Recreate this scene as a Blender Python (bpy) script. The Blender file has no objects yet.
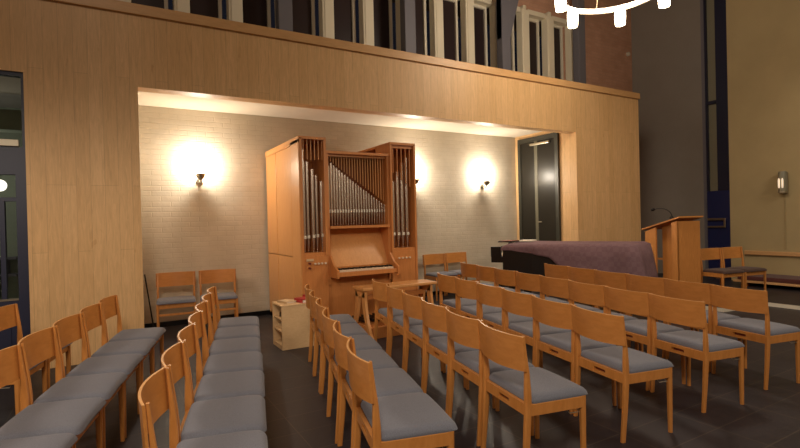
import bpy, bmesh, math, random
from mathutils import Vector, Matrix
random.seed(7)
S = bpy.context.scene
C = S.collection
PI = math.pi

# ---------------------------------------------------------------- materials
def srgb(r, g, b):
    f = lambda c: (c/255/12.92) if c/255 <= .04045 else ((c/255+.055)/1.055)**2.4
    return (f(r), f(g), f(b), 1)

def newmat(name, col, rough=.5, metal=0., spec=.5):
    m = bpy.data.materials.new(name); m.use_nodes = True
    nt = m.node_tree; p = nt.nodes['Principled BSDF']
    p.inputs['Base Color'].default_value = col
    p.inputs['Roughness'].default_value = rough
    p.inputs['Metallic'].default_value = metal
    p.inputs['Specular IOR Level'].default_value = spec
    return m, nt, p

def coords(nt, scale=(1, 1, 1), rot=(0, 0, 0)):
    tc = nt.nodes.new('ShaderNodeTexCoord'); mp = nt.nodes.new('ShaderNodeMapping')
    nt.links.new(tc.outputs['Object'], mp.inputs['Vector'])
    mp.inputs['Scale'].default_value = scale; mp.inputs['Rotation'].default_value = rot
    return mp.outputs['Vector']

def ramp(nt, fac, c1, c2, p1=0., p2=1.):
    r = nt.nodes.new('ShaderNodeValToRGB')
    r.color_ramp.elements[0].color = c1; r.color_ramp.elements[1].color = c2
    r.color_ramp.elements[0].position = p1; r.color_ramp.elements[1].position = p2
    nt.links.new(fac, r.inputs['Fac']); return r.outputs['Color']

def noise(nt, vec, scale, detail=4, rough=.5, dist=0.):
    n = nt.nodes.new('ShaderNodeTexNoise'); nt.links.new(vec, n.inputs['Vector'])
    n.inputs['Scale'].default_value = scale; n.inputs['Detail'].default_value = detail
    n.inputs['Roughness'].default_value = rough; n.inputs['Distortion'].default_value = dist
    return n.outputs['Fac']

def bump(nt, p, h, strength=.3, dist=.01):
    b = nt.nodes.new('ShaderNodeBump'); b.inputs['Strength'].default_value = strength
    b.inputs['Distance'].default_value = dist
    nt.links.new(h, b.inputs['Height']); nt.links.new(b.outputs['Normal'], p.inputs['Normal'])

def mul(nt, a, b, fac=1.):
    m = nt.nodes.new('ShaderNodeMix'); m.data_type = 'RGBA'; m.blend_type = 'MULTIPLY'
    m.inputs['Factor'].default_value = fac
    nt.links.new(a, m.inputs['A']); nt.links.new(b, m.inputs['B']); return m.outputs['Result']

def wood(name, c1, c2, scale=(6, 6, 1), rough=.42, spec=.4):
    m, nt, p = newmat(name, c1, rough, 0, spec)
    v = coords(nt, scale)
    n = noise(nt, v, 6, 5, .6, .8)
    nt.links.new(ramp(nt, n, c1, c2, .3, .7), p.inputs['Base Color'])
    return m

def planks(name, c1, c2, width=.13, length=1.9, rough=.45):
    # vertical boards on a wall: swizzle (z, x+y) into a brick pattern
    m, nt, p = newmat(name, c1, rough, 0, .35)
    tc = nt.nodes.new('ShaderNodeTexCoord'); sp = nt.nodes.new('ShaderNodeSeparateXYZ')
    nt.links.new(tc.outputs['Object'], sp.inputs[0])
    ad = nt.nodes.new('ShaderNodeMath'); ad.operation = 'ADD'
    nt.links.new(sp.outputs['X'], ad.inputs[0]); nt.links.new(sp.outputs['Y'], ad.inputs[1])
    cb = nt.nodes.new('ShaderNodeCombineXYZ')
    nt.links.new(sp.outputs['Z'], cb.inputs['X']); nt.links.new(ad.outputs[0], cb.inputs['Y'])
    b = nt.nodes.new('ShaderNodeTexBrick'); nt.links.new(cb.outputs[0], b.inputs['Vector'])
    b.inputs['Color1'].default_value = c1; b.inputs['Color2'].default_value = c2
    b.inputs['Mortar'].default_value = tuple(x*.72 for x in c2[:3])+(1,)
    b.inputs['Scale'].default_value = 1; b.inputs['Brick Width'].default_value = length
    b.inputs['Row Height'].default_value = width; b.inputs['Mortar Size'].default_value = .0016
    b.offset = .37; b.offset_frequency = 3
    v = coords(nt, (14, 14, 1.2))
    n = noise(nt, v, 3, 6, .6, 1.2)
    g = ramp(nt, n, (.84, .82, .78, 1), (1.06, 1.06, 1.06, 1), .3, .7)
    v2 = coords(nt, (3, 3, 1.3)); n2 = noise(nt, v2, 4.5, 1)
    kn = ramp(nt, n2, (.9, .86, .8, 1), (1, 1, 1, 1), .2, .24)
    nt.links.new(mul(nt, mul(nt, b.outputs['Color'], g), kn), p.inputs['Base Color'])
    return m

M = {}
M['planks'] = planks('birch boards', srgb(222, 182, 132), srgb(214, 173, 122))
M['capwood'] = wood('cap wood', srgb(208, 164, 114), srgb(196, 152, 102), (1, 6, 6))
M['beech'] = wood('beech', srgb(206, 140, 74), srgb(190, 124, 60), (5, 5, 1.2), .35, .5)
M['beech_panel'] = wood('moulded beech ply', srgb(204, 138, 72), srgb(190, 124, 60), (5, 1.2, 5), .33, .5)
M['ply_edge'] = wood('pale ply edge', srgb(226, 172, 112), srgb(206, 150, 92), (3, 3, 12))
M['organwood'] = wood('organ oak', srgb(210, 140, 80), srgb(196, 126, 68), (7, 7, .8), .35, .5)
M['organlight'] = wood('organ light wood', srgb(222, 162, 100), srgb(210, 148, 88), (7, 7, .8), .3, .5)
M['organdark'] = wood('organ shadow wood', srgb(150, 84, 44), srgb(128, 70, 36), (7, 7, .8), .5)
M['birch'] = wood('pale birch', srgb(226, 192, 146), srgb(214, 178, 132), (3, 3, 8), .4)
M['lectern'] = wood('lectern oak', srgb(208, 142, 76), srgb(192, 126, 64), (8, 8, 1), .4)
M['redwood'] = wood('red brown wood', srgb(150, 84, 56), srgb(130, 70, 46), (4, 4, 4), .5)

def fabric(name, c, s=350):
    m, nt, p = newmat(name, c, .95, 0, .15)
    v = coords(nt); n = noise(nt, v, s, 2)
    d = tuple(x*.72 for x in c[:3])+(1,)
    nt.links.new(ramp(nt, n, d, c, .35, .65), p.inputs['Base Color'])
    p.inputs['Sheen Weight'].default_value = .15
    bump(nt, p, n, .25, .002)
    return m
M['seat'] = fabric('grey wool', srgb(124, 127, 139))
M['seatdark'] = fabric('dark brown wool', srgb(84, 64, 58))
M['cushionred'] = fabric('maroon cushion', srgb(92, 54, 52))

# quilted purple cover
m, nt, p = newmat('quilted cover', srgb(128, 90, 98), .9, 0, .2)
v = coords(nt, (1, 1, 1), (0, 0, .6))
ck = nt.nodes.new('ShaderNodeTexChecker'); nt.links.new(v, ck.inputs['Vector']); ck.inputs['Scale'].default_value = 15
ck.inputs['Color1'].default_value = srgb(126, 99, 104); ck.inputs['Color2'].default_value = srgb(120, 93, 99)
n = noise(nt, v, 5, 3)
nt.links.new(mul(nt, ck.outputs['Color'], ramp(nt, n, (.86, .86, .86, 1), (1.05, 1.05, 1.05, 1))), p.inputs['Base Color'])
bump(nt, p, n, .5, .03); M['cover'] = m

# whitewashed brick
def brickwall(name, c1, c2, mortar, strength=.35, bw=.25, rh=.075):
    m, nt, p = newmat(name, c1, .8, 0, .25)
    tc = nt.nodes.new('ShaderNodeTexCoord'); sp = nt.nodes.new('ShaderNodeSeparateXYZ')
    nt.links.new(tc.outputs['Object'], sp.inputs[0])
    ad = nt.nodes.new('ShaderNodeMath'); ad.operation = 'ADD'
    nt.links.new(sp.outputs['X'], ad.inputs[0]); nt.links.new(sp.outputs['Y'], ad.inputs[1])
    cb = nt.nodes.new('ShaderNodeCombineXYZ')
    nt.links.new(ad.outputs[0], cb.inputs['X']); nt.links.new(sp.outputs['Z'], cb.inputs['Y'])
    b = nt.nodes.new('ShaderNodeTexBrick'); nt.links.new(cb.outputs[0], b.inputs['Vector'])
    b.inputs['Color1'].default_value = c1; b.inputs['Color2'].default_value = c2; b.inputs['Mortar'].default_value = mortar
    b.inputs['Scale'].default_value = 1; b.inputs['Brick Width'].default_value = bw
    b.inputs['Row Height'].default_value = rh; b.inputs['Mortar Size'].default_value = .007
    b.inputs['Mortar Smooth'].default_value = .6
    v = coords(nt); n = noise(nt, v, 2.2, 6, .6)
    nt.links.new(mul(nt, b.outputs['Color'], ramp(nt, n, (.86, .85, .82, 1), (1.03, 1.03, 1.03, 1), .3, .7)), p.inputs['Base Color'])
    n2 = noise(nt, v, 9, 5)
    mx = nt.nodes.new('ShaderNodeMath'); mx.operation = 'SUBTRACT'
    nt.links.new(n2, mx.inputs[0]); nt.links.new(b.outputs['Fac'], mx.inputs[1])
    bump(nt, p, mx.outputs[0], strength, .012)
    return m
M['whitebrick'] = brickwall('limewashed brick', srgb(208, 197, 178), srgb(206, 194, 175), srgb(203, 192, 172), .34)
M['pinkbrick'] = brickwall('pink brick', srgb(214, 168, 142), srgb(207, 160, 134), srgb(200, 160, 138), .2)

def plaster(name, c, var=.9, s=1.5):
    m, nt, p = newmat(name, c, .85, 0, .2)
    v = coords(nt); n = noise(nt, v, s, 6, .6)
    nt.links.new(ramp(nt, n, tuple(x*var for x in c[:3])+(1,), c, .3, .7), p.inputs['Base Color'])
    n2 = noise(nt, v, 25, 4); bump(nt, p, n2, .15, .006)
    return m
M['yellow'] = plaster('yellow plaster', srgb(180, 162, 122))
M['greyplaster'] = plaster('grey plaster', srgb(150, 143, 134))
M['white'] = plaster('white plaster', srgb(222, 210, 190))
M['ceil'] = plaster('room ceiling', srgb(150, 120, 92))
M['roomwall'] = plaster('room wall', srgb(170, 148, 120))
M['palegreen'] = plaster('pale green plaster', srgb(150, 158, 140))

# slate floor
m, nt, p = newmat('slate tiles', srgb(52, 46, 48), .45, 0, .35)
v = coords(nt)
mp = v.node; mp.inputs['Location'].default_value = (.15, .03, 0)
b = nt.nodes.new('ShaderNodeTexBrick'); nt.links.new(v, b.inputs['Vector'])
b.inputs['Color1'].default_value = srgb(50, 46, 52); b.inputs['Color2'].default_value = srgb(43, 40, 47)
b.inputs['Mortar'].default_value = srgb(76, 68, 63)
b.inputs['Scale'].default_value = 1; b.inputs['Brick Width'].default_value = .6; b.inputs['Row Height'].default_value = .3
b.inputs['Mortar Size'].default_value = .004; b.offset = 0
n = noise(nt, v, 3.5, 6, .65)
nt.links.new(mul(nt, b.outputs['Color'], ramp(nt, n, (.7, .7, .7, 1), (1.2, 1.16, 1.1, 1), .3, .7)), p.inputs['Base Color'])
rr = nt.nodes.new('ShaderNodeMapRange'); rr.inputs['To Min'].default_value = .38; rr.inputs['To Max'].default_value = .55
nt.links.new(n, rr.inputs['Value']); nt.links.new(rr.outputs[0], p.inputs['Roughness'])
bump(nt, p, n, .12, .01); M['slate'] = m

M['navy'] = newmat('navy paint', srgb(34, 38, 62), .4)[0]
M['blue'] = newmat('blue paint', srgb(30, 40, 92), .45)[0]
M['darkgreen'] = newmat('dark green paint', srgb(52, 51, 42), .4)[0]
M['doordark'] = newmat('dark glossy door', srgb(40, 37, 31), .3, 0, .25)[0]
M['black'] = newmat('black lacquer', srgb(16, 14, 15), .3)[0]
M['blackmetal'] = newmat('black metal', srgb(30, 28, 28), .4, .6)[0]
M['brass'] = newmat('brushed steel', srgb(178, 168, 150), .3, .9)[0]
M['pipe'] = newmat('tin pipe metal', srgb(216, 202, 188), .27, .95)[0]
M['cream'] = newmat('cream paint', srgb(236, 226, 202), .55)[0]
M['postgrey'] = newmat('blue grey paint', srgb(112, 110, 118), .55)[0]
M['whitepaint'] = newmat('white paint', srgb(222, 214, 196), .5)[0]
M['ivory'] = newmat('ivory', srgb(226, 206, 178), .4)[0]
M['red'] = newmat('red cloth cover', srgb(176, 34, 40), .5)[0]
M['beige'] = newmat('beige cover', srgb(210, 180, 140), .6)[0]
M['paper'] = newmat('paper', srgb(226, 216, 200), .7)[0]
M['nightglass'] = newmat('night window glass', srgb(44, 32, 34), .35)[0]
M['knobred'] = newmat('dark red knob', srgb(110, 40, 34), .4)[0]
m, nt, p = newmat('clear glass', (.8, .85, .85, 1), .02); p.inputs['Transmission Weight'].default_value = 1; p.inputs['IOR'].default_value = 1.1; M['glass'] = m
M['stile'] = newmat('olive grey paint', srgb(96, 92, 74), .5)[0]
m, nt, p = newmat('frosted strip glass', srgb(136, 132, 112), .4); M['frost'] = m
def emit(name, col, st):
    m, nt, p = newmat(name, col, .5); p.inputs['Emission Color'].default_value = col; p.inputs['Emission Strength'].default_value = st; return m
M['lamp'] = emit('glowing opal glass', (1, .80, .52, 1), 16)
M['sconcebulb'] = emit('glowing sconce bulb', (1, .80, .52, 1), 12)
M['dimlamp'] = emit('dim lamp glass', (1, .82, .6, 1), .5)
M['globe'] = emit('corridor globe', (1, .9, .75, 1), 2.5)

# ---------------------------------------------------------------- mesh builder
class MB:
    def __init__(s): s.bm = bmesh.new(); s.sm = False
    def box(s, x0, x1, y0, y1, z0, z1, bev=0., mat=None):
        vs = [s.bm.verts.new((x, y, z)) for x in (x0, x1) for y in (y0, y1) for z in (z0, z1)]
        q = [(0, 1, 3, 2), (4, 6, 7, 5), (0, 4, 5, 1), (2, 3, 7, 6), (0, 2, 6, 4), (1, 5, 7, 3)]
        fs = [s.bm.faces.new([vs[i] for i in f]) for f in q]
        if bev:
            es = list({e for f in fs for e in f.edges})
            bmesh.ops.bevel(s.bm, geom=es, offset=bev, segments=2, profile=.5, affect='EDGES')
        return s
    def prism(s, pts, axis, a, b):
        """extrude a 2D outline along axis; pts given in the two other axes in order"""
        def P(u, v, t):
            return {'x': (t, u, v), 'y': (u, t, v), 'z': (u, v, t)}[axis]
        A = [s.bm.verts.new(P(u, v, a)) for u, v in pts]; B = [s.bm.verts.new(P(u, v, b)) for u, v in pts]
        n = len(pts)
        s.bm.faces.new(A); s.bm.faces.new(B[::-1])
        for i in range(n): s.bm.faces.new((A[i], A[(i+1) % n], B[(i+1) % n], B[i]))
        return s
    def loft(s, rings, cap=True, closed=True):
        R = [[s.bm.verts.new(p) for p in r] for r in rings]; n = len(R[0])
        for a, b in zip(R, R[1:]):
            for i in range(n if closed else n-1): s.bm.faces.new((a[i], a[(i+1) % n], b[(i+1) % n], b[i]))
        if cap: s.bm.faces.new(R[0][::-1]); s.bm.faces.new(R[-1])
        return s
    def bar(s, path, w, d, ws=None):
        """rectangular section along a near vertical path; w in x, d in y"""
        rings = []
        for i, (x, y, z) in enumerate(path):
            k = ws[i] if ws else 1
            kx, ky = k if isinstance(k, tuple) else (k, k)
            a, b = w*kx/2, d*ky/2; c = .22
            rings.append([(x-a, y-b+b*c*2, z), (x-a+a*c*2, y-b, z), (x+a-a*c*2, y-b, z), (x+a, y-b+b*c*2, z), (x+a, y+b-b*c*2, z), (x+a-a*c*2, y+b, z), (x-a+a*c*2, y+b, z), (x-a, y+b-b*c*2, z)])
        return s.loft(rings)
    def tube(s, pts, r, seg=10, rs=None):
        pts = [Vector(p) for p in pts]; rings = []
        for i, p in enumerate(pts):
            t = (pts[min(i+1, len(pts)-1)]-pts[max(i-1, 0)]).normalized()
            u = t.cross(Vector((0, 0, 1)) if abs(t.z) < .9 else Vector((1, 0, 0))).normalized(); w = t.cross(u)
            rr = rs[i] if rs else r
            rings.append([p+u*rr*math.cos(2*PI*k/seg)+w*rr*math.sin(2*PI*k/seg) for k in range(seg)])
        s.sm = True
        return s.loft(rings)
    def lathe(s, prof, seg=20, c=(0, 0, 0)):
        rings = [[(c[0]+max(r, 1e-4)*math.cos(2*PI*k/seg), c[1]+max(r, 1e-4)*math.sin(2*PI*k/seg), c[2]+z) for k in range(seg)] for r, z in prof]
        s.sm = True
        return s.loft(rings)
    def build(s, name, mat, parent=None, smooth=None):
        bmesh.ops.recalc_face_normals(s.bm, faces=s.bm.faces[:])
        me = bpy.data.meshes.new(name); s.bm.to_mesh(me); s.bm.free()
        if smooth if smooth is not None else s.sm:
            for f in me.polygons: f.use_smooth = True
            me.set_sharp_from_angle(angle=math.radians(40))
        me.materials.append(mat)
        o = bpy.data.objects.new(name, me); C.objects.link(o)
        if parent: o.parent = parent
        return o

def tag(o, label=None, cat=None, group=None, kind=None):
    if label: o['label'] = label
    if cat: o['category'] = cat
    if group: o['group'] = group
    if kind: o['kind'] = kind
    return o
def empty(name, loc=(0, 0, 0), rz=0., **k):
    o = bpy.data.objects.new(name, None); C.objects.link(o); o.location = loc; o.rotation_euler = (0, 0, rz)
    o.empty_display_size = .1
    return tag(o, **k)
def struct(o): o['kind'] = 'structure'; return o
def copy_tree(o, parent=None):
    c = o.copy(); C.objects.link(c); c.parent = parent
    for ch in [x for x in S.objects if x.parent == o]: copy_tree(ch, c)
    return c

# ================================================================= SETTING
YW = 6.20; YB = 7.80           # wooden wall face, back of the organ niche
XL, XR, XE = .25, 7.43, 9.32   # niche left, niche right, end of the wooden wall
ZN, ZC, ZT = 3.01, 3.16, 3.93  # bottom of beam, niche ceiling, top of wooden wall

struct(MB().box(-7, 13, -6, 12, -.1, 0).build('floor', M['slate']))
struct(MB().box(-7, 13, -6, 12, 7.6, 7.7).build('ceiling', M['ceil']))
w = MB()
w.box(-7, -1.925, YW, YW+.2, 0, ZT)                 # left of the door
w.box(-1.925, -.775, YW, YW+.2, 3.04, ZT)            # over the door
w.box(-.775, XL, YW, YW+.2, 0, ZT)                  # between door and niche
w.box(XL, XR, YW, YW+.2, ZN, ZT)                   # beam over the niche
w.box(XR, XE, YW, YB, 0, ZT)                       # block right of the niche
struct(w.build('wall_front', M['planks']))
struct(MB().box(-7, XE+.02, YW-.035, YW+.24, ZT-.12, ZT, .008).build('trim_1', M['capwood']))
struct(MB().box(-7, XR, YW+.2, YB, ZC, ZC+.12).build('trim_2', M['white']))
struct(MB().box(XL-.1, XR, YB, YB+.15, 0, ZC+.1).build('wall_back', M['whitebrick']))
struct(MB().box(XL-.12, XL, YW+.2, YB, 0, ZC).build('wall_left', M['white']))
struct(MB().box(XL, XR, YB-.015, YB, 0, .07).build('baseboard_back', M['blackmetal']))
# upper wall with windows
PITCH = .747
wx = [.68 + PITCH*i for i in range(-1, 12)]        # right edges of the panes
ZH = 5.80
u = MB()
u.box(-7, wx[0]-PITCH, YB, YB+.2, ZC+.12, 7.6)
u.box(wx[0]-PITCH, wx[-1]+.1, YB, YB+.2, 5.9, 7.6)
u.box(wx[-1]+.1, 11.6, YB, YB+.2, ZC-3.16, 7.6)
struct(u.build('wall_gallery', M['pinkbrick']))
for i, xr in enumerate(wx):
    f = MB()
    xl = xr-.44
    f.box(xl-.05, xl, YB-.02, YB+.05, ZT-.7, ZH); f.box(xr, xr+.05, YB-.02, YB+.05, ZT-.7, ZH); f.box(xl, xr, YB-.02, YB+.05, ZH-.06, ZH)
    f.box(xl, xr, YB-.02, YB+.05, ZT-.7, ZT-.62)
    wo = struct(f.build('window_%d' % (i+1), M['whitepaint']))
    MB().box(xl, xr, YB+.02, YB+.04, ZT-.62, ZH-.06).build('pane', M['nightglass'], wo)
fn = 3
for i in range(-2, 12):
    x1 = .255+PITCH*(i+1)
    f = MB(); f.box(x1-.21, x1, YB-.20, YB-.02, ZC+.12, 5.86, .012)
    f.box(x1-.15, x1-.06, YB-.19, YB-.04, 5.86, 5.96, .02)
    f.box(x1-.17, x1-.04, YB-.212, YB-.20, ZC+.12, 5.78)
    struct(f.build('trim_%d' % fn, M['cream'])); fn += 1
    b = MB(); b.box(x1, x1+PITCH-.21, YB-.16, YB+.1, ZH+.0, 5.90) if i < 11 else b.box(x1, x1+.1, YB-.1, YB, 4, 5.8);
    struct(b.build('trim_%d' % fn, M['cream'])); fn += 1
for k, px in enumerate((2.32, 4.55, 6.78, 9.0)):
    f = MB(); f.box(px-.12, px+.10, YB-.52, YB-.35, ZC+.12, 7.6, .01)
    if k == 2:   # braced post
        f.prism([(px-.12, 5.0), (px+.10, 5.0), (px+.9, 7.6), (px-.12, 7.6)], 'y', YB-.50, YB-.37)
    struct(f.build('trim_%d' % fn, M['postgrey'])); fn += 1

# right hand side
struct(MB().box(10.9, 11.75, -6, 5.27, 0, 7.6).build('wall_right', M['yellow']))
struct(MB().box(11.5, 11.7, 6.10, YB, 0, 7.6).build('wall_chancel', M['greyplaster']))
w = MB(); w.box(-7.2, -7, -6, 12, 0, 7.6); struct(w.build('wall_west', M['roomwall']))
struct(MB().box(-7, 13, -6.2, -6, 0, 7.6).build('wall_rear', M['roomwall']))
# tall glazed strip with blue door
g = MB(); g.box(11.5, 11.6, 5.27, 5.80, 1.93, 7.6); g.box(11.48, 11.6, 5.98, 6.02, 0, 7.6)
st = struct(g.build('window_14', M['navy']))
MB().box(11.54, 11.56, 5.80, 5.98, 0, 7.6).build('pane', M['frost'], st)
MB().box(11.47, 11.6, 5.80, 6.0, 3.86, 3.93).build('transom', M['navy'], st)
struct(MB().box(11.5, 11.6, 6.02, 6.10, 0, 7.6).build('trim_%d' % fn, M['postgrey'])); fn += 1
d = struct(MB().box(11.44, 11.5, 5.3, 6.0, 0, 1.93, .01).build('door_2', M['blue']))
h = MB(); h.box(11.38, 11.44, 5.62, 5.98, 1.28, 1.33, .008); h.box(11.38, 11.44, 5.62, 5.98, 1.12, 1.16, .008); h.box(11.38, 11.40, 5.60, 5.64, 1.12, 1.33, .008)
h.build('handle', M['brass'], d)
# platform
pl = MB(); pl.prism([(8.6, -5.9), (10.9, -5.9), (10.9, 5.27), (11.4, 5.27), (11.4, 6.6), (7.6, 6.1), (7.6, 3.8), (8.6, 3.66)], 'z', 0, .055)
struct(pl.build('floor_platform', M['slate']))
tr = MB(); tr.box(8.585, 8.60, -5.9, 3.66, 0, .055); tr.prism([(7.6, 3.8), (8.6, 3.66), (8.598, 3.645), (7.585, 3.785)], 'z', 0, .055); tr.box(7.585, 7.6, 3.785, 6.1, 0, .055)
struct(tr.build('trim_%d' % fn, M['whitepaint'])); fn += 1
struct(MB().box(10.84, 10.9, -5, 5.0, .60, .68, .01).build('trim_%d' % fn, M['capwood'])); fn += 1

# left glazed door (in the wooden wall)
dr = MB(); y0, y1 = YW+.02, YW+.10
dr.box(-.80, -.775, y0, y1, 0, 3.04); dr.box(-1.925, -.80, y0, y1, 3.0, 3.04); dr.box(-1.925, -1.89, y0, y1, 0, 3.04)
dr.box(-.865, -.80, y0, y1, 0, 2.28); dr.box(-1.89, -1.82, y0, y1, 0, 2.28)
dr.box(-1.82, -.865, y0, y1, 2.0, 2.28); dr.box(-1.82, -.865, y0, y1, 1.73, 1.77)
dr.box(-1.82, -.865, y0, y1, 0, .73)
dr.box(-1.0, -.96, y0, y1, .73, 1.73); dr.box(-1.72, -1.66, y0, y1, .73, 1.73)
dr.box(-1.75, -.93, y0-.012, y0, .12, .47, .006)
d1 = struct(dr.build('door_1', M['navy']))
MB().box(-1.89, -.80, y0+.035, y0+.045, .73, 3.0).build('glass', M['glass'], d1)
MB().box(-1.89, -.83, y0-.03, y0+.06, 2.285, 2.35, .004).build('transom_ledge', M['cream'], d1)
MB().box(-1.82, -.865, y0-.008, y0+.01, .73, .75).build('glazing_bead', M['brass'], d1)
# corridor behind the door
struct(MB().box(-5, XL-.15, 9.4, 9.5, 0, 3.4).build('wall_corridor', M['palegreen']))
struct(MB().box(-5, XL-.15, YB, 9.4, 3.3, 3.4).build('ceiling_corridor', M['greyplaster']))
struct(MB().box(-5, XL-.15, 8.0, 8.25, 2.74, 3.0).build('trim_%d' % fn, M['palegreen'])); fn += 1
sh = empty('wall_shelf', (-2.2, 9.2, 1.0), label='grey shelf on the wall seen through the left glass door', cat='shelf')
MB().box(-.9, .9, 0, .2, 0, .04).build('board', M['postgrey'], sh)
MB().box(-.9, .9, 0, .2, -.25, -.21).build('board', M['postgrey'], sh)
sb = MB(); sb.box(-.8, -.76, .0, .2, -.21, 0); sb.box(.76, .8, 0, .2, -.21, 0); sb.build('bracket', M['postgrey'], sh)

# dark door in the right side of the niche
dd = MB(); x0 = XR-.05
dd.box(x0, XR+.0, 6.60, 6.68, 0, 3.08); dd.box(x0, XR, 7.60, 7.68, 0, 3.08); dd.box(x0, XR, 6.68, 7.60, 2.99, 3.08)
d3 = struct(dd.build('door_3', M['darkgreen']))
MB().box(XR-.035, XR-.005, 6.68, 7.14, 0, 2.99, .004).build('leaf', M['doordark'], d3)
MB().box(XR-.035, XR-.005, 7.22, 7.60, 0, 2.99, .004).build('leaf', M['doordark'], d3)
MB().box(XR-.04, XR-.005, 7.14, 7.22, 0, 2.99).build('meeting_stile', M['stile'], d3)
MB().box(XR-.085, XR-.04, 6.80, 7.30, 2.90, 2.945, .008).build('door_closer', M['brass'], d3)
hm = MB(); hm.tube([(XR-.04, 7.10, 1.35), (XR-.08, 7.10, 1.35), (XR-.08, 7.02, 1.35)], .01)
hm.build('handle', M['brass'], d3)

# ================================================================= CHAIRS
def post_x(z):
    pts = [(0, -.024), (.2, -.004), (.42, .012), (.6, .008), (.8, -.010)]
    for (a, p), (b, q) in zip(pts, pts[1:]):
        if z <= b: t = (z-a)/(b-a); return p+(q-p)*t
    return pts[-1][1]

def make_chair(seatmat, stretcher=False):
    r = empty('church_chair')
    hw = .228
    for s in (-1, 1):
        zs = [0, .1, .2, .3, .4, .5, .6, .7, .802]
        MB().bar([(post_x(z), s*hw, z) for z in zs], .040, .028, [.78, .85, .92, 1, 1, (.95, 1), (.66, .95), (.45, .85), (.32, .75)]).build('rear_leg', M['beech'], r)
        MB().bar([(.370, s*(hw-.004), z) for z in (0, .15, .3, .432)], .036, .032, [.72, .82, .92, 1]).build('front_leg', M['beech'], r)
    f = MB()
    z0, z1 = .365, .430
    for s in (-1, 1): f.box(.012, .365, s*hw-.011, s*hw+.011, z0, z1, .003)
    f.box(.349, .374, -hw, hw, z0, z1, .003)
    # back rail with a slot
    f.box(-.002, .020, -hw, -.055, z0, z1); f.box(-.002, .020, .055, hw, z0, z1)
    f.box(-.002, .020, -.055, .055, z0, z0+.02); f.box(-.002, .020, -.055, .055, z1-.022, z1)
    f.build('seat_frame', M['beech'], r)
    MB().box(.022, .026, -.075, .075, z0+.004, z1-.004).build('slot_shade', M['knobred'], r)  # dark red sheet standing in for the under-seat shade behind the slot
    # cushion: rounded grid
    b = MB(); X0, X1, Y0 = .020, .415, .2395
    ed = [0, .006, .02, .045, .08, .13]
    ts = ed+[.25, .4, .5, .6, .75]+[1-e for e in ed[::-1]]; n_ = len(ts)-1
    LX = X1-X0; rc = .035; top = []; bot = []
    for i in range(n_+1):
        rt = []; rb = []
        for j in range(n_+1):
            a = ts[i]*LX; c_ = ts[j]*2*Y0
            da, dc = min(a, LX-a), min(c_, 2*Y0-c_)
            ex = 1-math.exp(-da/.009) if da > 0 else 0; ey = 1-math.exp(-dc/.009) if dc > 0 else 0
            k = ex*ey
            # round the plan corners
            xx, yy = a-LX/2, c_-Y0
            if da < rc and dc < rc:
                u_, v_ = rc-da, rc-dc; l = math.hypot(u_, v_); m_ = max(u_, v_)
                f_ = m_/l if l > 0 else 1
                xx = math.copysign(LX/2-rc+u_*f_, xx); yy = math.copysign(Y0-rc+v_*f_, yy)
            z = .442+.031*k+.006*(1-(2*ts[j]-1)**2)-(.010*max(0, ts[i]-.8)/.2)
            x = X0+LX/2+xx
            rt.append(b.bm.verts.new((x, yy, z)))
            rb.append(b.bm.verts.new((X0+LX/2+xx*.985, yy*.985, .430)))
        top.append(rt); bot.append(rb)
    for i in range(n_):
        for j in range(n_):
            b.bm.faces.new((top[i][j], top[i+1][j], top[i+1][j+1], top[i][j+1]))
            b.bm.faces.new((bot[i][j], bot[i][j+1], bot[i+1][j+1], bot[i+1][j]))
        b.bm.faces.new((top[i][0], bot[i][0], bot[i+1][0], top[i+1][0])); b.bm.faces.new((top[i][n_], top[i+1][n_], bot[i+1][n_], bot[i][n_]))
        b.bm.faces.new((top[0][i], top[0][i+1], bot[0][i+1], bot[0][i])); b.bm.faces.new((top[n_][i], bot[n_][i], bot[n_][i+1], top[n_][i+1]))
    b.sm = True; b.build('seat_cushion', seatmat, r)
    # moulded backrest
    b = MB(); n = 16; rows = []
    th = .011; ZB0, ZB1 = .615, .80
    for j in range(n+1):
        q = j/n*2-1; y = .2495*q; sag = .048*(1-q*q)
        ring = []
        for (z, o) in ((ZB0-.006*(1-q*q), 0), (ZB0+.006, -.0), (.70, 0), (ZB1, 0), (ZB1, -th), (.70, -th), (ZB0+.006, -th), (ZB0-.006*(1-q*q), -th)):
            ring.append((post_x(min(z, .8))-.013+.006*max(0, min(1, (z-.6)/.2))-sag+o+.002, y, z))
        rows.append(ring)
    b.loft(rows); b.sm = True; bk = b.build('backrest', M['beech_panel'], r)
    b = MB(); rows = []
    for j in range(n+1):
        q = j/n*2-1; y = .2495*q; sag = .048*(1-q*q); x = post_x(.8)-.007-sag+.002
        rows.append([(x-.0005, y, ZB1), (x-.0005, y, ZB1+.0025), (x-th+.0005, y, ZB1+.0025), (x-th+.0005, y, ZB1)])
    b.loft(rows); b.build('top_edge', M['ply_edge'], bk)  # pale strip: light ply edge with its bright highlight put into the colour
    l = MB(); l.tube([(.27, -hw+.01, .36), (.27, -hw-.010, .348), (.33, -hw-.014, .348), (.33, -hw+.01, .36)], .003, 6); l.build('link_bar', M['brass'], r)
    if stretcher:
        MB().box(.352, .368, -hw, hw, .27, .30, .003).build('stretcher', M['beech'], r)
    return r

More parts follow.
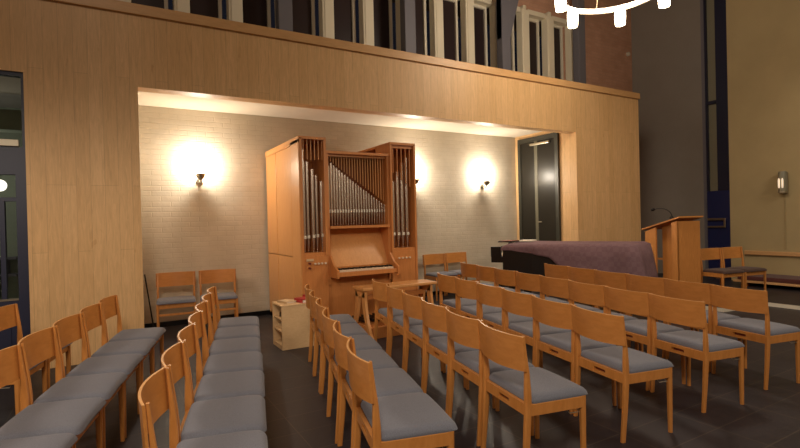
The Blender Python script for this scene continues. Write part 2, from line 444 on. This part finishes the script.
SP = .501
ORD = ['', 'second ', 'third ', 'fourth ', 'fifth ', 'sixth ', 'seventh ', 'eighth ']
rows = [  # x0, y0, angle, first, last chair, name of row, group
    (-1.60, 1.94, .2344, 5, 6, 'leftmost row'),
    (-.845, 1.97, .2344, 1, 6, 'second row from left'),
    (.048, 1.98, .2344, 0, 6, 'row just left of aisle'),
    (.955, 1.985, .25, 0, 5, 'row just right of aisle'),
    (1.846, 1.934, .2021, 0, 5, 'row ending at organ bench'),
    (2.735, 1.961, .2021, 0, 5, 'third row right of aisle'),
    (3.622, 1.948, .2021, 0, 7, 'row of eight chairs'),
    (4.511, 1.928, .2021, 0, 5, 'rightmost row'),
]
proto = make_chair(M['seat'])
first = True
for (x0, y0, th, a, b, nm) in rows:
    for k in range(a, b+1):
        o = proto if first else copy_tree(proto); first = False
        jit = random.uniform(-.006, .006)
        cx = x0+math.sin(th)*SP*(k+.5)+math.cos(th)*(.038+jit); cy = y0+math.cos(th)*SP*(k+.5)-math.sin(th)*(.038+jit)
        o.location = (cx, cy, 0); o.rotation_euler = (0, 0, -th+random.uniform(-.012, .012))
        j = b-k
        pos = 'farthest chair' if j == 0 else (ORD[j]+'from far end')
        tag(o, 'grey-seated wooden chair, '+pos+' of the '+nm, 'chair', 'rows of wooden chairs with grey seats')

wallc = make_chair(M['seat'], True)
spots = [((.70, 7.40), -PI/2-.10, 'wooden chair against the niche wall, left of the pair below the left sconce'),
         ((1.24, 7.36), -PI/2-.12, 'wooden chair against the niche wall, right of the pair below the left sconce'),
         ((5.12, 7.56), -PI/2, 'wooden chair against the niche wall, next to the organ'),
         ((5.64, 7.58), -PI/2, 'wooden chair against the niche wall, second one right of the organ')]
for i, ((x, y), rz, lb) in enumerate(spots):
    o = wallc if i == 0 else copy_tree(wallc)
    o.location = (x, y, 0); o.rotation_euler = (0, 0, rz)
    tag(o, lb, 'chair', 'chairs standing along the niche wall')
darkc = make_chair(M['seatdark'])
RP = Vector((9.25, 4.28)); dv = Vector((-.98, .19)).normalized()
for i, lb in enumerate(('wooden chair with dark brown seat by the yellow wall, right one of the pair', 'wooden chair with dark brown seat just right of the lectern')):
    o = darkc if i == 0 else copy_tree(darkc)
    c = RP+dv*.5*(i+.5)
    o.location = (c.x, c.y, .055); o.rotation_euler = (0, 0, math.atan2(-.98, -.19))
    tag(o, lb, 'chair', 'chairs with dark seats on the platform')

# ================================================================= ORGAN
OX0, OX1, OY, OZ = 2.09, 3.87, 6.16, 2.58
org = empty('pipe_organ', ((OX0+OX1)/2, 7.0, 0), label='wooden pipe organ with silver pipes and a keyboard against the white wall', cat='organ')
def OB(mb, name, mat, parent=org, smooth=None):
    o = mb.build(name, mat, parent, smooth)
    if parent == org: o.location = (-(OX0+OX1)/2, -7.0, 0)
    return o
c = MB()
T1, T2 = 2.46, 3.44      # inner edges of the two towers
CX0, CX1 = 2.50, 3.42    # centre section
YBK = YB-.03
c.box(OX0, OX0+.03, OY+.0, YBK, 0, OZ-.02)           # left side
c.box(OX1-.03, OX1, OY, YBK, 0, OZ-.02)              # right side
c.box(OX0, T1, OY+.0, YBK, OZ-.035, OZ)              # left tower top
c.box(T2, OX1, OY, YBK, OZ-.035, OZ)                 # right tower top
c.box(T1-.035, T1, OY, OY+.45, 1.0, OZ-.03)          # tower inner sides
c.box(T2, T2+.03, OY, OY+.45, 1.0, OZ-.03)
c.box(CX0-.04, CX0, OY+.03, OY+.45, .60, 2.40); c.box(CX1-.02, CX1+.02, OY+.03, OY+.45, .60, 2.40)
c.box(T1, T2, OY+.02, OY+.48, 2.375, 2.41)           # centre top
c.box(OX0, OX1, OY+.47, YBK, .0, 2.36)               # body behind the pipes
c.box(OX0+.03, T1-.03, OY+.45, OY+.5, 2.3, 2.56); c.box(T2+.03, OX1-.03, OY+.45, OY+.5, 2.3, 2.56)
c.box(OX0+.03, T1-.035, OY+.02, OY+.47, 1.0, 1.045); c.box(T2+.03, OX1-.03, OY+.02, OY+.47, 1.0, 1.045)
c.box(OX0, OX0+.03, OY-.006, OY, 0, OZ-.035)
c.box(CX0, CX1, OY+.0, OY+.4, 1.355, 1.39)           # shelf below the centre pipes
OB(c, 'case', M['organwood'])
c = MB(); c.box(OX0+.03, T1-.003, OY+.012, OY+.04, 0, 1.0); OB(c, 'lower_panel', M['organwood'])
c = MB(); c.box(T2+.003, OX1-.03, OY+.012, OY+.04, 0, 1.0); OB(c, 'lower_panel', M['organwood'])
c = MB(); c.box(T1, T2, OY+.06, OY+.09, 0, .74); OB(c, 'knee_panel', M['organwood'])
# side panels of the left flank (raised with dark gaps)
ys = [OY+.02, OY+.36, OY+.95, YBK-.02]
for (ya, yb) in ((OY+.35, OY+1.04), (OY+1.06, YBK-.02)):
    for (za, zb) in ((.06, .975), (.985, OZ-.09)):
        q = MB(); q.box(OX0-.012, OX0+.002, ya, yb, za, zb, .004); OB(q, 'side_panel', M['organlight'])
q = MB(); q.box(OX0-.016, OX0+.002, OY+.0, OY+.335, 0, OZ-.04, .003); q.box(OX0-.016, OX0+.002, OY, YBK, OZ-.085, OZ, .003); OB(q, 'side_frame', M['organlight'])
# pipes
def pipe(x, y, r, z0, zm, z1):
    b = MB(); b.lathe([(r*.25, z0), (r*.95, zm-.02), (r, zm), (r, z1), (r*.82, z1+.001), (r*.82, z1-.03)], 14, (x, y, 0))
    o = OB(b, 'pipe', M['pipe'])
    mth = MB(); mth.box(x-r*.7, x+r*.7, y-r*1.12, y-r*.8, zm-.012, zm+.03, .002)
    m2 = mth.build('pipe_mouth', M['whitepaint'], o)  # white box paints the bright highlight on the pipe's mouth
    return o
for i in range(5):
    pipe(OX0+.075+i*.063, OY+.10+(.03 if i % 2 else 0), .025, 1.05, 1.24+(.005*i), 2.42-(.16 if i == 1 else .26 if i == 2 else .34 if i == 3 else .42 if i == 4 else 0))
for i in range(4):
    pipe(T2+.085+i*.078, OY+.10, .027, 1.05, 1.24, [2.02, 2.16, 2.30, 2.38][i])
NP = 22
for i in range(NP):
    t = i/(NP-1); z1 = 2.30-.62*t**.9
    if i == 0: z1 = 2.22
    pipe(CX0+.035+i*(CX1-CX0-.06)/(NP-1), OY+.13, .0175-.005*t, 1.40, 1.585, z1)
# grilles of thin slats hanging in front of the pipe tops
g = MB()
for i in range(6): g.box(OX0+.06+i*.052, OX0+.068+i*.052, OY+.03, OY+.045, 2.28, 2.55)
OB(g, 'grille', M['organlight'])
g = MB()
for i in range(5): g.box(T2+.06+i*.07, T2+.07+i*.07, OY+.03, OY+.045, 2.14-.05*i, 2.55)
g.box(T2+.03, OX1-.03, OY+.028, OY+.04, 2.50, 2.55)
OB(g, 'grille', M['organwood'])
g = MB()
for i in range(NP+1):
    t = i/NP; xx = CX0+.015+i*(CX1-CX0-.03)/NP
    g.box(xx-.004, xx+.004, OY+.085, OY+.095, 2.30-.60*t, 2.375)
g.box(CX0, CX1, OY+.08, OY+.10, 2.345, 2.375)
OB(g, 'grille', M['organlight'])
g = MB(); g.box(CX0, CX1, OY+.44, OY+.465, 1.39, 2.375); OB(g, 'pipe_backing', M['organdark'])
# keydesk
k = MB(); k.box(CX0+.0, CX1, OY-.20, OY+.25, .715, .775, .006); OB(k, 'keybed', M['organwood'])
k = MB(); nk = 33
for i in range(nk):
    a = CX0+.05+i*(CX1-CX0-.10)/nk
    k.box(a+.001, a+(CX1-CX0-.10)/nk-.001, OY-.15, OY+.04, .776, .80)
OB(k, 'natural_keys', M['ivory'])
k = MB()
for i in range(nk):
    if i % 7 in (2, 6): continue
    a = CX0+.05+(i+1)*(CX1-CX0-.10)/nk
    k.box(a-.008, a+.008, OY-.10, OY+.04, .80, .818)
OB(k, 'sharp_keys', M['black'])
for s, xx in ((0, CX0-.012), (1, CX1-.018)):
    k = MB(); k.prism([(OY-.22, .70), (OY+.20, .70), (OY+.20, 1.02), (OY+.02, .99), (OY-.10, .86), (OY-.22, .80)], 'x', xx, xx+.03); OB(k, 'key_cheek', M['organwood'])
k = MB(); k.prism([(OY+.05, .80), (OY+.08, .80), (OY+.34, 1.355), (OY+.31, 1.355)], 'x', CX0, CX1-.02); OB(k, 'music_desk', M['organlight'])
k = MB(); k.box(CX0+.02, CX1-.02, OY+.02, OY+.06, .80, .835); OB(k, 'nameboard', M['organwood'])
# stop knobs
for i in range(4):
    for bx, mm in ((T1-.20+i*.048, 'ivory'), (T2+.10+i*.06, 'ivory')):
        k = MB(); k.tube([(bx, OY+.012, .90), (bx, OY-.025, .90)], .006, 8); k.tube([(bx, OY-.02, .90), (bx, OY-.035, .90)], .014, 12)
        OB(k, 'stop_knob', M['ivory'])
for zz in (.905, .845):
    k = MB(); k.tube([(OX0+.10, OY+.012, zz), (OX0+.10, OY-.03, zz)], .014, 12); OB(k, 'stop_knob', M['knobred'])
k = MB(); k.box(OX0+.06, OX0+.16, OY+.0, OY+.013, .935, .965); OB(k, 'name_plate', M['beige'])
k = MB(); k.box(OX0+.055, OX0+.12, OY+.0, OY+.013, .50, .56, .004); OB(k, 'switch_plate', M['ivory'])

# pedalboard (stands on the floor)
pb = empty('pedalboard', (3.13, 5.75, 0), label='wooden pedalboard on the floor under the organ bench', cat='pedalboard')
q = MB(); q.box(-.55, .55, -.42, -.37, 0, .14, .005); q.box(-.55, -.51, -.38, .38, 0, .12); q.box(.51, .55, -.38, .38, 0, .12); q.build('frame', M['organwood'], pb)
q = MB()
for i in range(18): q.box(-.49+i*.056, -.465+i*.056, -.37, .38, .08, .11, .004)
q.build('pedals', M['organwood'], pb)
q = MB()
for i in range(17):
    if i % 7 in (2, 6): continue
    q.box(-.462+i*.056, -.437+i*.056, .0, .38, .12, .16, .004)
q.build('sharp_pedals', M['black'], pb); pb.scale = (.79, 1, 1)
# bench
be = empty('organ_bench', (3.16, 5.62, 0), label='wooden organ bench with splayed side boards in front of the keyboard', cat='bench')
MB().box(-.54, .56, -.17, .17, .575, .612, .008).build('bench_top', M['organlight'], be)
for sx in (-.49, .49):
    L = []; n = 10
    for i in range(n+1):
        t = i/n; L.append((-.13-.17*t**2.2, .575-.575*t))
    for i in range(n+1):
        t = 1-i/n; L.append((-.05-.18*t**2, .03+.46*(1-t)) if i else (-.23, 0))
    R = [(-a, b) for a, b in L][::-1]
    # arched board made of two mirrored curved legs and a top web
    b = MB(); b.prism(L, 'x', sx-.018, sx+.018); b.build('leg', M['organlight'], be)
    b = MB(); b.prism(R, 'x', sx-.018, sx+.018); b.build('leg', M['organlight'], be)
    b = MB(); b.box(sx-.018, sx+.018, -.14, .14, .49, .575); b.build('side_web', M['organlight'], be)
b = MB(); b.box(-.45, .45, -.012, .012, .44, .50, .003); b.build('stretcher', M['organwood'], be)

# ================================================================= CABINET + BOOKS
cab = empty('bookshelf', (1.83, 5.66, 0), label='low pale birch shelf unit open on its left side, next to the organ', cat='shelf')
q = MB(); X, Y, Z = .23, .19, .49
q.box(-X, X, -Y, -Y+.018, 0, Z); q.box(-X, X, Y-.018, Y, 0, Z); q.box(X-.018, X, -Y+.018, Y-.018, 0, Z)
q.box(-X+.0, X-.018, -Y+.018, Y-.018, 0, .05)
q.build('carcass', M['birch'], cab)
MB().box(-X-.004, X+.004, -Y-.004, Y+.004, Z, Z+.018, .003).build('top', M['birch'], cab)
MB().box(-X+.01, X-.018, -Y+.018, Y-.018, .33, .345).build('shelf', M['birch'], cab)
MB().box(-X+.01, X-.018, -Y+.018, Y-.018, .19, .205).build('shelf', M['birch'], cab)
def book(loc, size, rz, mat, label, group=None):
    t = empty('book', loc, rz, label=label, cat='book', group=group)
    a, b, c_ = size
    q = MB(); q.box(-a/2, a/2, -b/2, b/2, 0, .004); q.box(-a/2, a/2, -b/2, b/2, c_-.004, c_); q.box(-a/2, -a/2+.004, -b/2, b/2, 0, c_); q.build('cover', mat, t)
    MB().box(-a/2+.004, a/2-.006, -b/2+.005, b/2-.005, .004, c_-.004).build('pages', M['paper'], t)
    return t
zt = .508
book((1.725, 5.68, zt), (.14, .20, .022), .3, M['beige'], 'beige book lying on the birch shelf unit, left of the red book', 'books on the shelf unit')
book((1.915, 5.60, zt), (.16, .21, .042), .15, M['red'], 'thick red book lying on the birch shelf unit by its middle', 'books on the shelf unit')
book((2.01, 5.79, zt), (.06, .10, .05), .15, M['red'], 'small red book behind the chair back, right end of the birch shelf unit', 'books on the shelf unit')
book((1.71, 5.62, .346), (.13, .19, .05), .0, M['blackmetal'], 'dark book inside the upper compartment of the birch shelf unit', 'books on the shelf unit')
book((1.71, 5.66, .206), (.13, .19, .06), .1, M['beige'], 'beige book inside the middle compartment of the birch shelf unit', 'books on the shelf unit')

# ================================================================= PIANO
pn = empty('grand_piano', (6.1, 5.4, 0), label='black grand piano under the cloth at the right of the niche', cat='piano')
A, B, Cc, D = Vector((5.2, 5.85)), Vector((6.1, 4.25)), Vector((7.0, 4.52)), Vector((6.4, 6.70))
O = Vector((6.1, 5.4))
def curve_pts(off=0.):
    """piano outline: keyboard end D-A, bent side A-B, tail B-C, spine C-D"""
    P = [A, A+(B-A)*.25, A+(B-A)*.5+Vector((.03, .02)), A+(B-A)*.8, B+Vector((-.0, .0)), B+Vector((.16, -.05)), Cc+Vector((-.15, -.06)), Cc, Cc+(D-Cc)*.5, D]
    ce = sum((p for p in P), Vector((0, 0)))/len(P)
    return [p+(p-ce).normalized()*off-O for p in P]
q = MB(); q.prism([(p.x, p.y) for p in curve_pts(-.04)], 'z', .56, .99); q.build('body', M['black'], pn)
ax = (B-A).normalized(); px = (D-A).normalized()
kb = [A-ax*.16+px*.06, A+ax*.1+px*.06, D-px*.06+ax*.1, D-px*.06-ax*.16]
q = MB(); q.prism([((p-O).x, (p-O).y) for p in kb], 'z', .74, .83); q.build('keybed', M['black'], pn)
kk = [A-ax*.15+px*.2, A-ax*.02+px*.2, D-px*.2-ax*.02, D-px*.2-ax*.15]
q = MB(); q.prism([((p-O).x, (p-O).y) for p in kk], 'z', .83, .845); q.build('keys', M['ivory'], pn)
for s_, base in ((1, A), (-1, D)):
    e = [base-ax*.16+px*s_*.04, base+px*s_*.04, base+px*s_*.12, base-ax*.16+px*s_*.12]
    q = MB(); q.prism([((p-O).x, (p-O).y) for p in e], 'z', .83, .99); q.build('cheek', M['black'], pn)
ld = [A+ax*.02+px*.03, A+ax*.12+px*.03, D-px*.03+ax*.12, D-px*.03+ax*.02]
q = MB(); q.prism([((p-O).x, (p-O).y) for p in ld], 'z', .985, 1.005); q.build('lid_flap', M['black'], pn)
for p in (A+ax*.15+px*.15, D+ax*.15-px*.15, (B+Cc)/2-ax*.2):
    q = MB(); pp = p-O; q.lathe([(.03, 0), (.035, .04), (.03, .08), (.055, .30), (.065, .56)], 14, (pp.x, pp.y, 0)); q.build('leg', M['black'], pn)
q = MB(); pp = A+ax*.3+px*.65-O
q.box(pp.x-.04, pp.x-.01, pp.y-.03, pp.y+.03, .1, .58); q.box(pp.x+.04, pp.x+.07, pp.y-.03, pp.y+.03, .1, .58); q.box(pp.x-.1, pp.x+.14, pp.y-.05, pp.y+.05, .06, .14); q.build('pedal_lyre', M['black'], pn)

# cloth cover: top + draped sides
def resample(P, n):
    segs = [(P[i], P[(i+1) % len(P)]) for i in range(len(P))]; L = [(b-a).length for a, b in segs]; T = sum(L); out = []
    for k in range(n):
        d_ = T*k/n; i = 0
        while d_ > L[i]: d_ -= L[i]; i += 1
        a, b = segs[i]; out.append((a+(b-a)*(d_/L[i]), k/n*T))
    return out, T
P0 = [A+ax*.06, A+(B-A)*.33, A+(B-A)*.66, B, B+Vector((.12, -.04)), Cc+Vector((-.12, -.05)), Cc, Cc+(D-Cc)*.5, D-Vector((0, .05)), ]
ce = sum((p for p in P0), Vector((0, 0)))/len(P0)
N = 120; Pr, T = resample(P0, N)
LAB = (B-A).length
cv = bmesh.new()
rings = []
def dropf(s):
    # length of cloth hanging over each side
    if s < .16: return .07
    if s < LAB*.42: return .07+.10*(s-.16)/(LAB*.42-.16)
    if s < LAB*.60: return .17+.36*(s-LAB*.42)/(LAB*.18)
    if s < LAB+.95: return .53
    if s < T-1.5: return .45
    return .06
top = 1.02
for lev in range(9):
    ring = []
    for p, s in Pr:
        d_ = dropf(s); outv = (p-ce).normalized()
        if lev <= 2:
            k = (.0, .5, .93)[lev]; q_ = ce+(p-ce)*k; z = top+.012*math.sin(7*p.x*k+3*p.y)*(.3+.2*lev)+.006
            if lev == 0: q_ = ce+(p-ce)*.02
        else:
            t = (lev-2)/6; wob = .018*math.sin(s*11)+.012*math.sin(s*23+1)
            q_ = p+outv*(.02+.10*t*d_/.5+wob*t); z = top-.012-d_*t**1.0
            if lev == 3: q_ = p+outv*.012; z = top-.02
        ring.append(cv.verts.new((q_.x-O.x, q_.y-O.y, z)))
    rings.append(ring)
for a, b in zip(rings, rings[1:]):
    for i in range(N): cv.faces.new((a[i], a[(i+1) % N], b[(i+1) % N], b[i]))
cv.faces.new(rings[0])
bmesh.ops.recalc_face_normals(cv, faces=cv.faces[:])
me = bpy.data.meshes.new('piano_cover'); cv.to_mesh(me); cv.free()
for f in me.polygons: f.use_smooth = True
me.materials.append(M['cover'])
co = bpy.data.objects.new('piano_cover', me); C.objects.link(co); co.location = (O.x, O.y, 0)
mod = co.modifiers.new('thick', 'SOLIDIFY'); mod.thickness = .008; mod.offset = 1
tag(co, 'quilted purple brown cloth draped over the black grand piano', 'cloth')
pr = empty('sheet_music', (6.0, 6.05, 1.045), .5, label='white sheets of paper lying on the purple cloth', cat='paper')
MB().box(-.15, .15, -.11, .11, 0, .012).build('sheet', M['paper'], pr); 
q = MB().box(-.13, .16, -.10, .12, .012, .02).build('sheet', M['paper'], pr)
fo = empty('folder', (5.62, 6.10, 1.046), .4, label='dark folder lying on the keyboard end of the piano', cat='folder')
MB().box(-.16, .16, -.12, .12, 0, .02, .003).build('cover', M['blackmetal'], fo)
MB().box(-.15, .15, -.11, .11, .02, .026).build('pages', M['redwood'], fo)

# ================================================================= LECTERN
lt = empty('lectern', (7.7, 4.5, .055), -.2, label='tall oak lectern with a sloping top, right of the covered piano', cat='lectern')
# local x = along (cos.2,-sin.2) ; local y = along (sin.2, cos.2)
W_, D_ = .48, .64
q = MB(); q.box(0, W_, 0, .03, 0, 1.27); q.build('front_panel', M['lectern'], lt)
q = MB(); q.prism([(0, 0), (.10, 0), (.10, 1.25), (0, 1.27)], 'x', -.012, .03); q.build('corner_post', M['lectern'], lt)
q = MB(); q.prism([(.42, 0), (D_, 0), (D_, 1.10), (.42, 1.17)], 'x', -.004, .026); q.build('side_panel', M['lectern'], lt)
q = MB(); q.prism([(.10, 0), (.42, 0), (.42, 1.17), (.10, 1.24)], 'x', .14, .17); q.build('inner_panel', M['lectern'], lt)
q = MB(); q.prism([(.03, 0), (D_, 0), (D_, 1.10), (.03, 1.26)], 'x', W_-.03, W_); q.build('side_panel', M['lectern'], lt)
q = MB(); q.box(.17, W_-.03, .03, D_-.02, .62, .64); q.build('shelf', M['lectern'], lt)
q = MB(); q.prism([(-.06, 1.325), (D_+.06, 1.125), (D_+.06, 1.145), (-.06, 1.35)], 'x', -.02, W_+.005); q.build('sloping_top', M['lectern'], lt)
mc = empty('microphone', (7.76, 4.62, .055+1.33), 0, label='black gooseneck microphone standing on the lectern top', cat='microphone')
q = MB(); pts = []
dl = Vector((-.37, .62)).normalized()
for i in range(15):
    t = i/14; a = PI*.62*t
    pts.append((dl.x*.24*(1-math.cos(a))*.72-.0, dl.y*.24*(1-math.cos(a))*.72, .02+.135*math.sin(a)*1.0 if a < PI/2 else .02+.135*math.sin(a)))
q.tube(pts, .006, 8); q.build('gooseneck', M['blackmetal'], mc)
e = Vector(pts[-1]); dd_ = (Vector(pts[-1])-Vector(pts[-2])).normalized()
q = MB(); q.tube([e, e+dd_*.02, e+dd_*.06], .02, 12, [.012, .024, .02]); q.build('mic_head', M['blackmetal'], mc)
q = MB(); q.lathe([(.035, -.02), (.035, .0), (.01, .03)], 14); q.build('base', M['blackmetal'], mc)

# ================================================================= KNEELER BENCH, WALL LAMP
kn = empty('kneeler_bench', (10.5, 3.0, .055), 0, label='low bench with maroon cushion along the yellow wall', cat='bench')
MB().box(-.32, .38, -2.6, 1.9, .07, .11, .006).build('seat_board', M['capwood'], kn)
MB().box(-.27, .38, -2.55, 1.85, .11, .19, .02).build('cushion', M['cushionred'], kn)
for yy in (-2.4, -.9, .5, 1.7): MB().box(-.24, .36, yy-.03, yy+.03, 0, .07).build('support', M['redwood'], kn)
wl = empty('wall_lamp', (10.9, 4.31, 1.98), 0, label='narrow glass wall lamp on the yellow wall', cat='lamp')
MB().box(-.03, 0, -.05, .05, -.20, .20, .005).build('back_plate', M['brass'], wl)
q = MB(); q.lathe([(.062, -.17), (.066, -.1), (.066, .18), (.062, .21)], 18, (-.10, 0, 0)); q.build('glass_shade', M['frost'], wl)
for s in (-.028, .028):
    q = MB(); q.lathe([(.012, -.10), (.016, -.05), (.016, .05), (.008, .08)], 10, (-.175, s, 0)); q.build('bulb', M['dimlamp'], wl)
q = MB(); q.lathe([(.03, -.21), (.07, -.19), (.07, -.165)], 18, (-.10, 0, 0)); q.build('bottom_cap', M['brass'], wl)
q = MB(); q.tube([(-.012, 0, -.2), (-.012, 0, -1.25)], .005, 6); q.build('cable', M['yellow'], wl)

# small round detector on the pink brick wall
dt = MB(); dt.tube([(11.32, YB, 5.52), (11.32, YB-.05, 5.52)], .05, 16)
tag(dt.build('smoke_detector', M['whitepaint']), 'small white round detector on the pink brick wall above the wooden wall', 'detector')
# thin stick in the niche corner
sk = MB(); sk.tube([(.33, 7.66, .78), (.42, 7.42, .0)], .009, 8)
tag(sk.build('walking_stick', M['blackmetal']), 'thin dark stick leaning in the left corner of the niche', 'stick')

# ================================================================= SCONCES
def sconce(x, z, label):
    t = empty('wall_sconce', (x, YB, z), 0, label=label, cat='lamp', group='sconces on the white niche wall')
    q = MB(); q.tube([(0, 0, 0), (0, -.02, 0)], .045, 16); q.build('wall_plate', M['brass'], t)
    q = MB(); q.tube([(0, -.01, 0), (0, -.07, -.03), (0, -.13, -.035), (0, -.15, .0)], .008, 8); q.build('arm', M['brass'], t)
    q = MB(); q.lathe([(.012, 0), (.04, .015), (.062, .05), (.068, .09), (.060, .09), (.05, .05), (.03, .02), (.012, .012)], 20, (0, -.15, 0)); q.build('cup_shade', M['brass'], t)
    q = MB(); q.lathe([(.012, .02), (.02, .05), (.036, .09), (.038, .12), (.026, .15), (.004, .16)], 16, (0, -.15, 0)); q.build('bulb', M['sconcebulb'], t)
    L = bpy.data.lights.new('sconce_light', 'POINT'); L.energy = 44; L.color = (1, .89, .74); L.shadow_soft_size = .045
    lo = bpy.data.objects.new('sconce_light', L); C.objects.link(lo); lo.location = (x, YB-.15, z+.225)
sconce(1.09, 2.11, 'wall sconce above the two chairs, left of the organ')
sconce(4.80, 2.11, 'wall sconce just behind the right side of the organ')
sconce(6.49, 2.11, 'wall sconce beside the dark door, right of the organ')

# corridor globe
gl = empty('globe_lamp', (-1.37, 8.6, 2.06), 0, label='round glowing lamp seen through the left glass door', cat='lamp')
q = MB(); q.lathe([(.08*math.sin(a_*PI/12)+.001, -.08*math.cos(a_*PI/12)) for a_ in range(13)], 20); q.build('globe', M['globe'], gl)
q = MB(); q.tube([(0, 0, .07), (0, 0, 1.24)], .008, 6); q.build('rod', M['blackmetal'], gl)
def point(name, loc, e, col, r):
    L = bpy.data.lights.new(name, 'POINT'); L.energy = e; L.color = col; L.shadow_soft_size = r
    o = bpy.data.objects.new(name, L); C.objects.link(o); o.location = loc; return o
point('corridor_light', (-2.0, 8.3, 2.2), 14, (1, .92, .78), .1)

# ================================================================= CHANDELIER
chx, chy, chz = 5.8, 4.2, 4.45
ch = empty('chandelier', (chx, chy, chz), .48, label='ring chandelier with glowing glass lamps hanging near the ceiling', cat='chandelier')
R_ = .68
q = MB(); n = 48; rings = []
for k in range(n):
    a = 2*PI*k/n
    rings.append([((R_+dx)*math.cos(a), (R_+dx)*math.sin(a), dz) for dx, dz in ((-.015, -.035), (.015, -.035), (.015, .035), (-.015, .035))])
rings.append(rings[0]); q.loft(rings, cap=False); bmesh.ops.remove_doubles(q.bm, verts=q.bm.verts[:], dist=1e-5); q.build('ring', M['whitepaint'], ch)
for k in range(6):
    a = 2*PI*k/6; cx, cy = R_*math.cos(a), R_*math.sin(a)
    q = MB(); q.lathe([(.02, -.26), (.066, -.245), (.074, -.15), (.074, -.05), (.05, .0), (.02, .02)], 16, (cx, cy, 0)); q.build('lamp_glass', M['lamp'], ch)
for k in range(4):
    a = 2*PI*(k+.3)/4; q = MB(); q.tube([(R_*math.cos(a), R_*math.sin(a), .03), (.04*math.cos(a), .04*math.sin(a), 1.4)], .006, 6); q.build('suspension_rod', M['brass'], ch)
q = MB(); q.lathe([(.02, 1.36), (.06, 1.4), (.05, 1.5), (.015, 1.56), (.015, 3.3), (.08, 3.31), (.08, 3.33)], 16); q.build('stem', M['brass'], ch)

# ================================================================= LIGHT
warm = (1, .85, .68)
def unseen_spot(name, loc, e, size, blend):  # unseen room lamps at guessed positions; cone keeps the upper wall darker
    L = bpy.data.lights.new(name, 'SPOT'); L.energy = e; L.color = warm; L.shadow_soft_size = .4
    L.spot_size = math.radians(size); L.spot_blend = blend
    o = bpy.data.objects.new(name, L); C.objects.link(o); o.location = loc; return o
point('chandelier_light', (chx, chy, chz-.45), 28, warm, .35)
point('chandelier_fill_up', (chx, chy, chz+.25), 150, warm, .35)  # extra light added above the ring to brighten window fins and brick
unseen_spot('nave_light_near', (-.7, -.8, 3.7), 400, 178, .35)
unseen_spot('nave_light_left', (-2.3, 3.0, 3.0), 150, 176, .35)
unseen_spot('nave_light_rear', (5.2, -2.0, 3.9), 190, 178, .35)
unseen_spot('chancel_fill', (8.6, .2, 4.4), 170, 178, .3)  # unseen fill added to brighten the yellow and grey walls
point('nave_fill_high', (-.6, 1.6, 5.7), 95, warm, .45)  # unseen fill added high up for the windows and upper wall
Wd = bpy.data.worlds.new('night'); S.world = Wd; Wd.use_nodes = True
Wd.node_tree.nodes['Background'].inputs[0].default_value = (.02, .02, .03, 1)
Wd.node_tree.nodes['Background'].inputs[1].default_value = .3

# ================================================================= CAMERA
f, yaw, pit, rol, hh = 489., .5264, -.0065, .0242, 1.4393
def ray(U, V):
    cr, sr = math.cos(rol), math.sin(rol); a = cr*U-sr*V; b = sr*U+cr*V
    cp, sp = math.cos(pit), math.sin(pit); yf = cp+sp*b; z = sp-cp*b
    c_, s_ = math.cos(yaw), math.sin(yaw)
    return Vector((c_*a+s_*yf, -s_*a+c_*yf, z))
F = ray(0, 0); X = ray(1, 0)-F; Y = -(ray(0, 1)-F)
F.normalize(); X.normalize(); Y.normalize()
cam = bpy.data.cameras.new('camera'); cam.sensor_width = 36; cam.lens = f/800*36; cam.clip_end = 100; cam.clip_start = .05
co = bpy.data.objects.new('camera', cam); C.objects.link(co)
co.matrix_world = Matrix(((X.x, Y.x, -F.x, 0), (X.y, Y.y, -F.y, 0), (X.z, Y.z, -F.z, hh), (0, 0, 0, 1)))
S.camera = co
S.view_settings.view_transform = 'Standard'; S.view_settings.look = 'None'
S.view_settings.gamma = 1; S.view_settings.use_curve_mapping = False
S.view_settings.exposure = 0.12
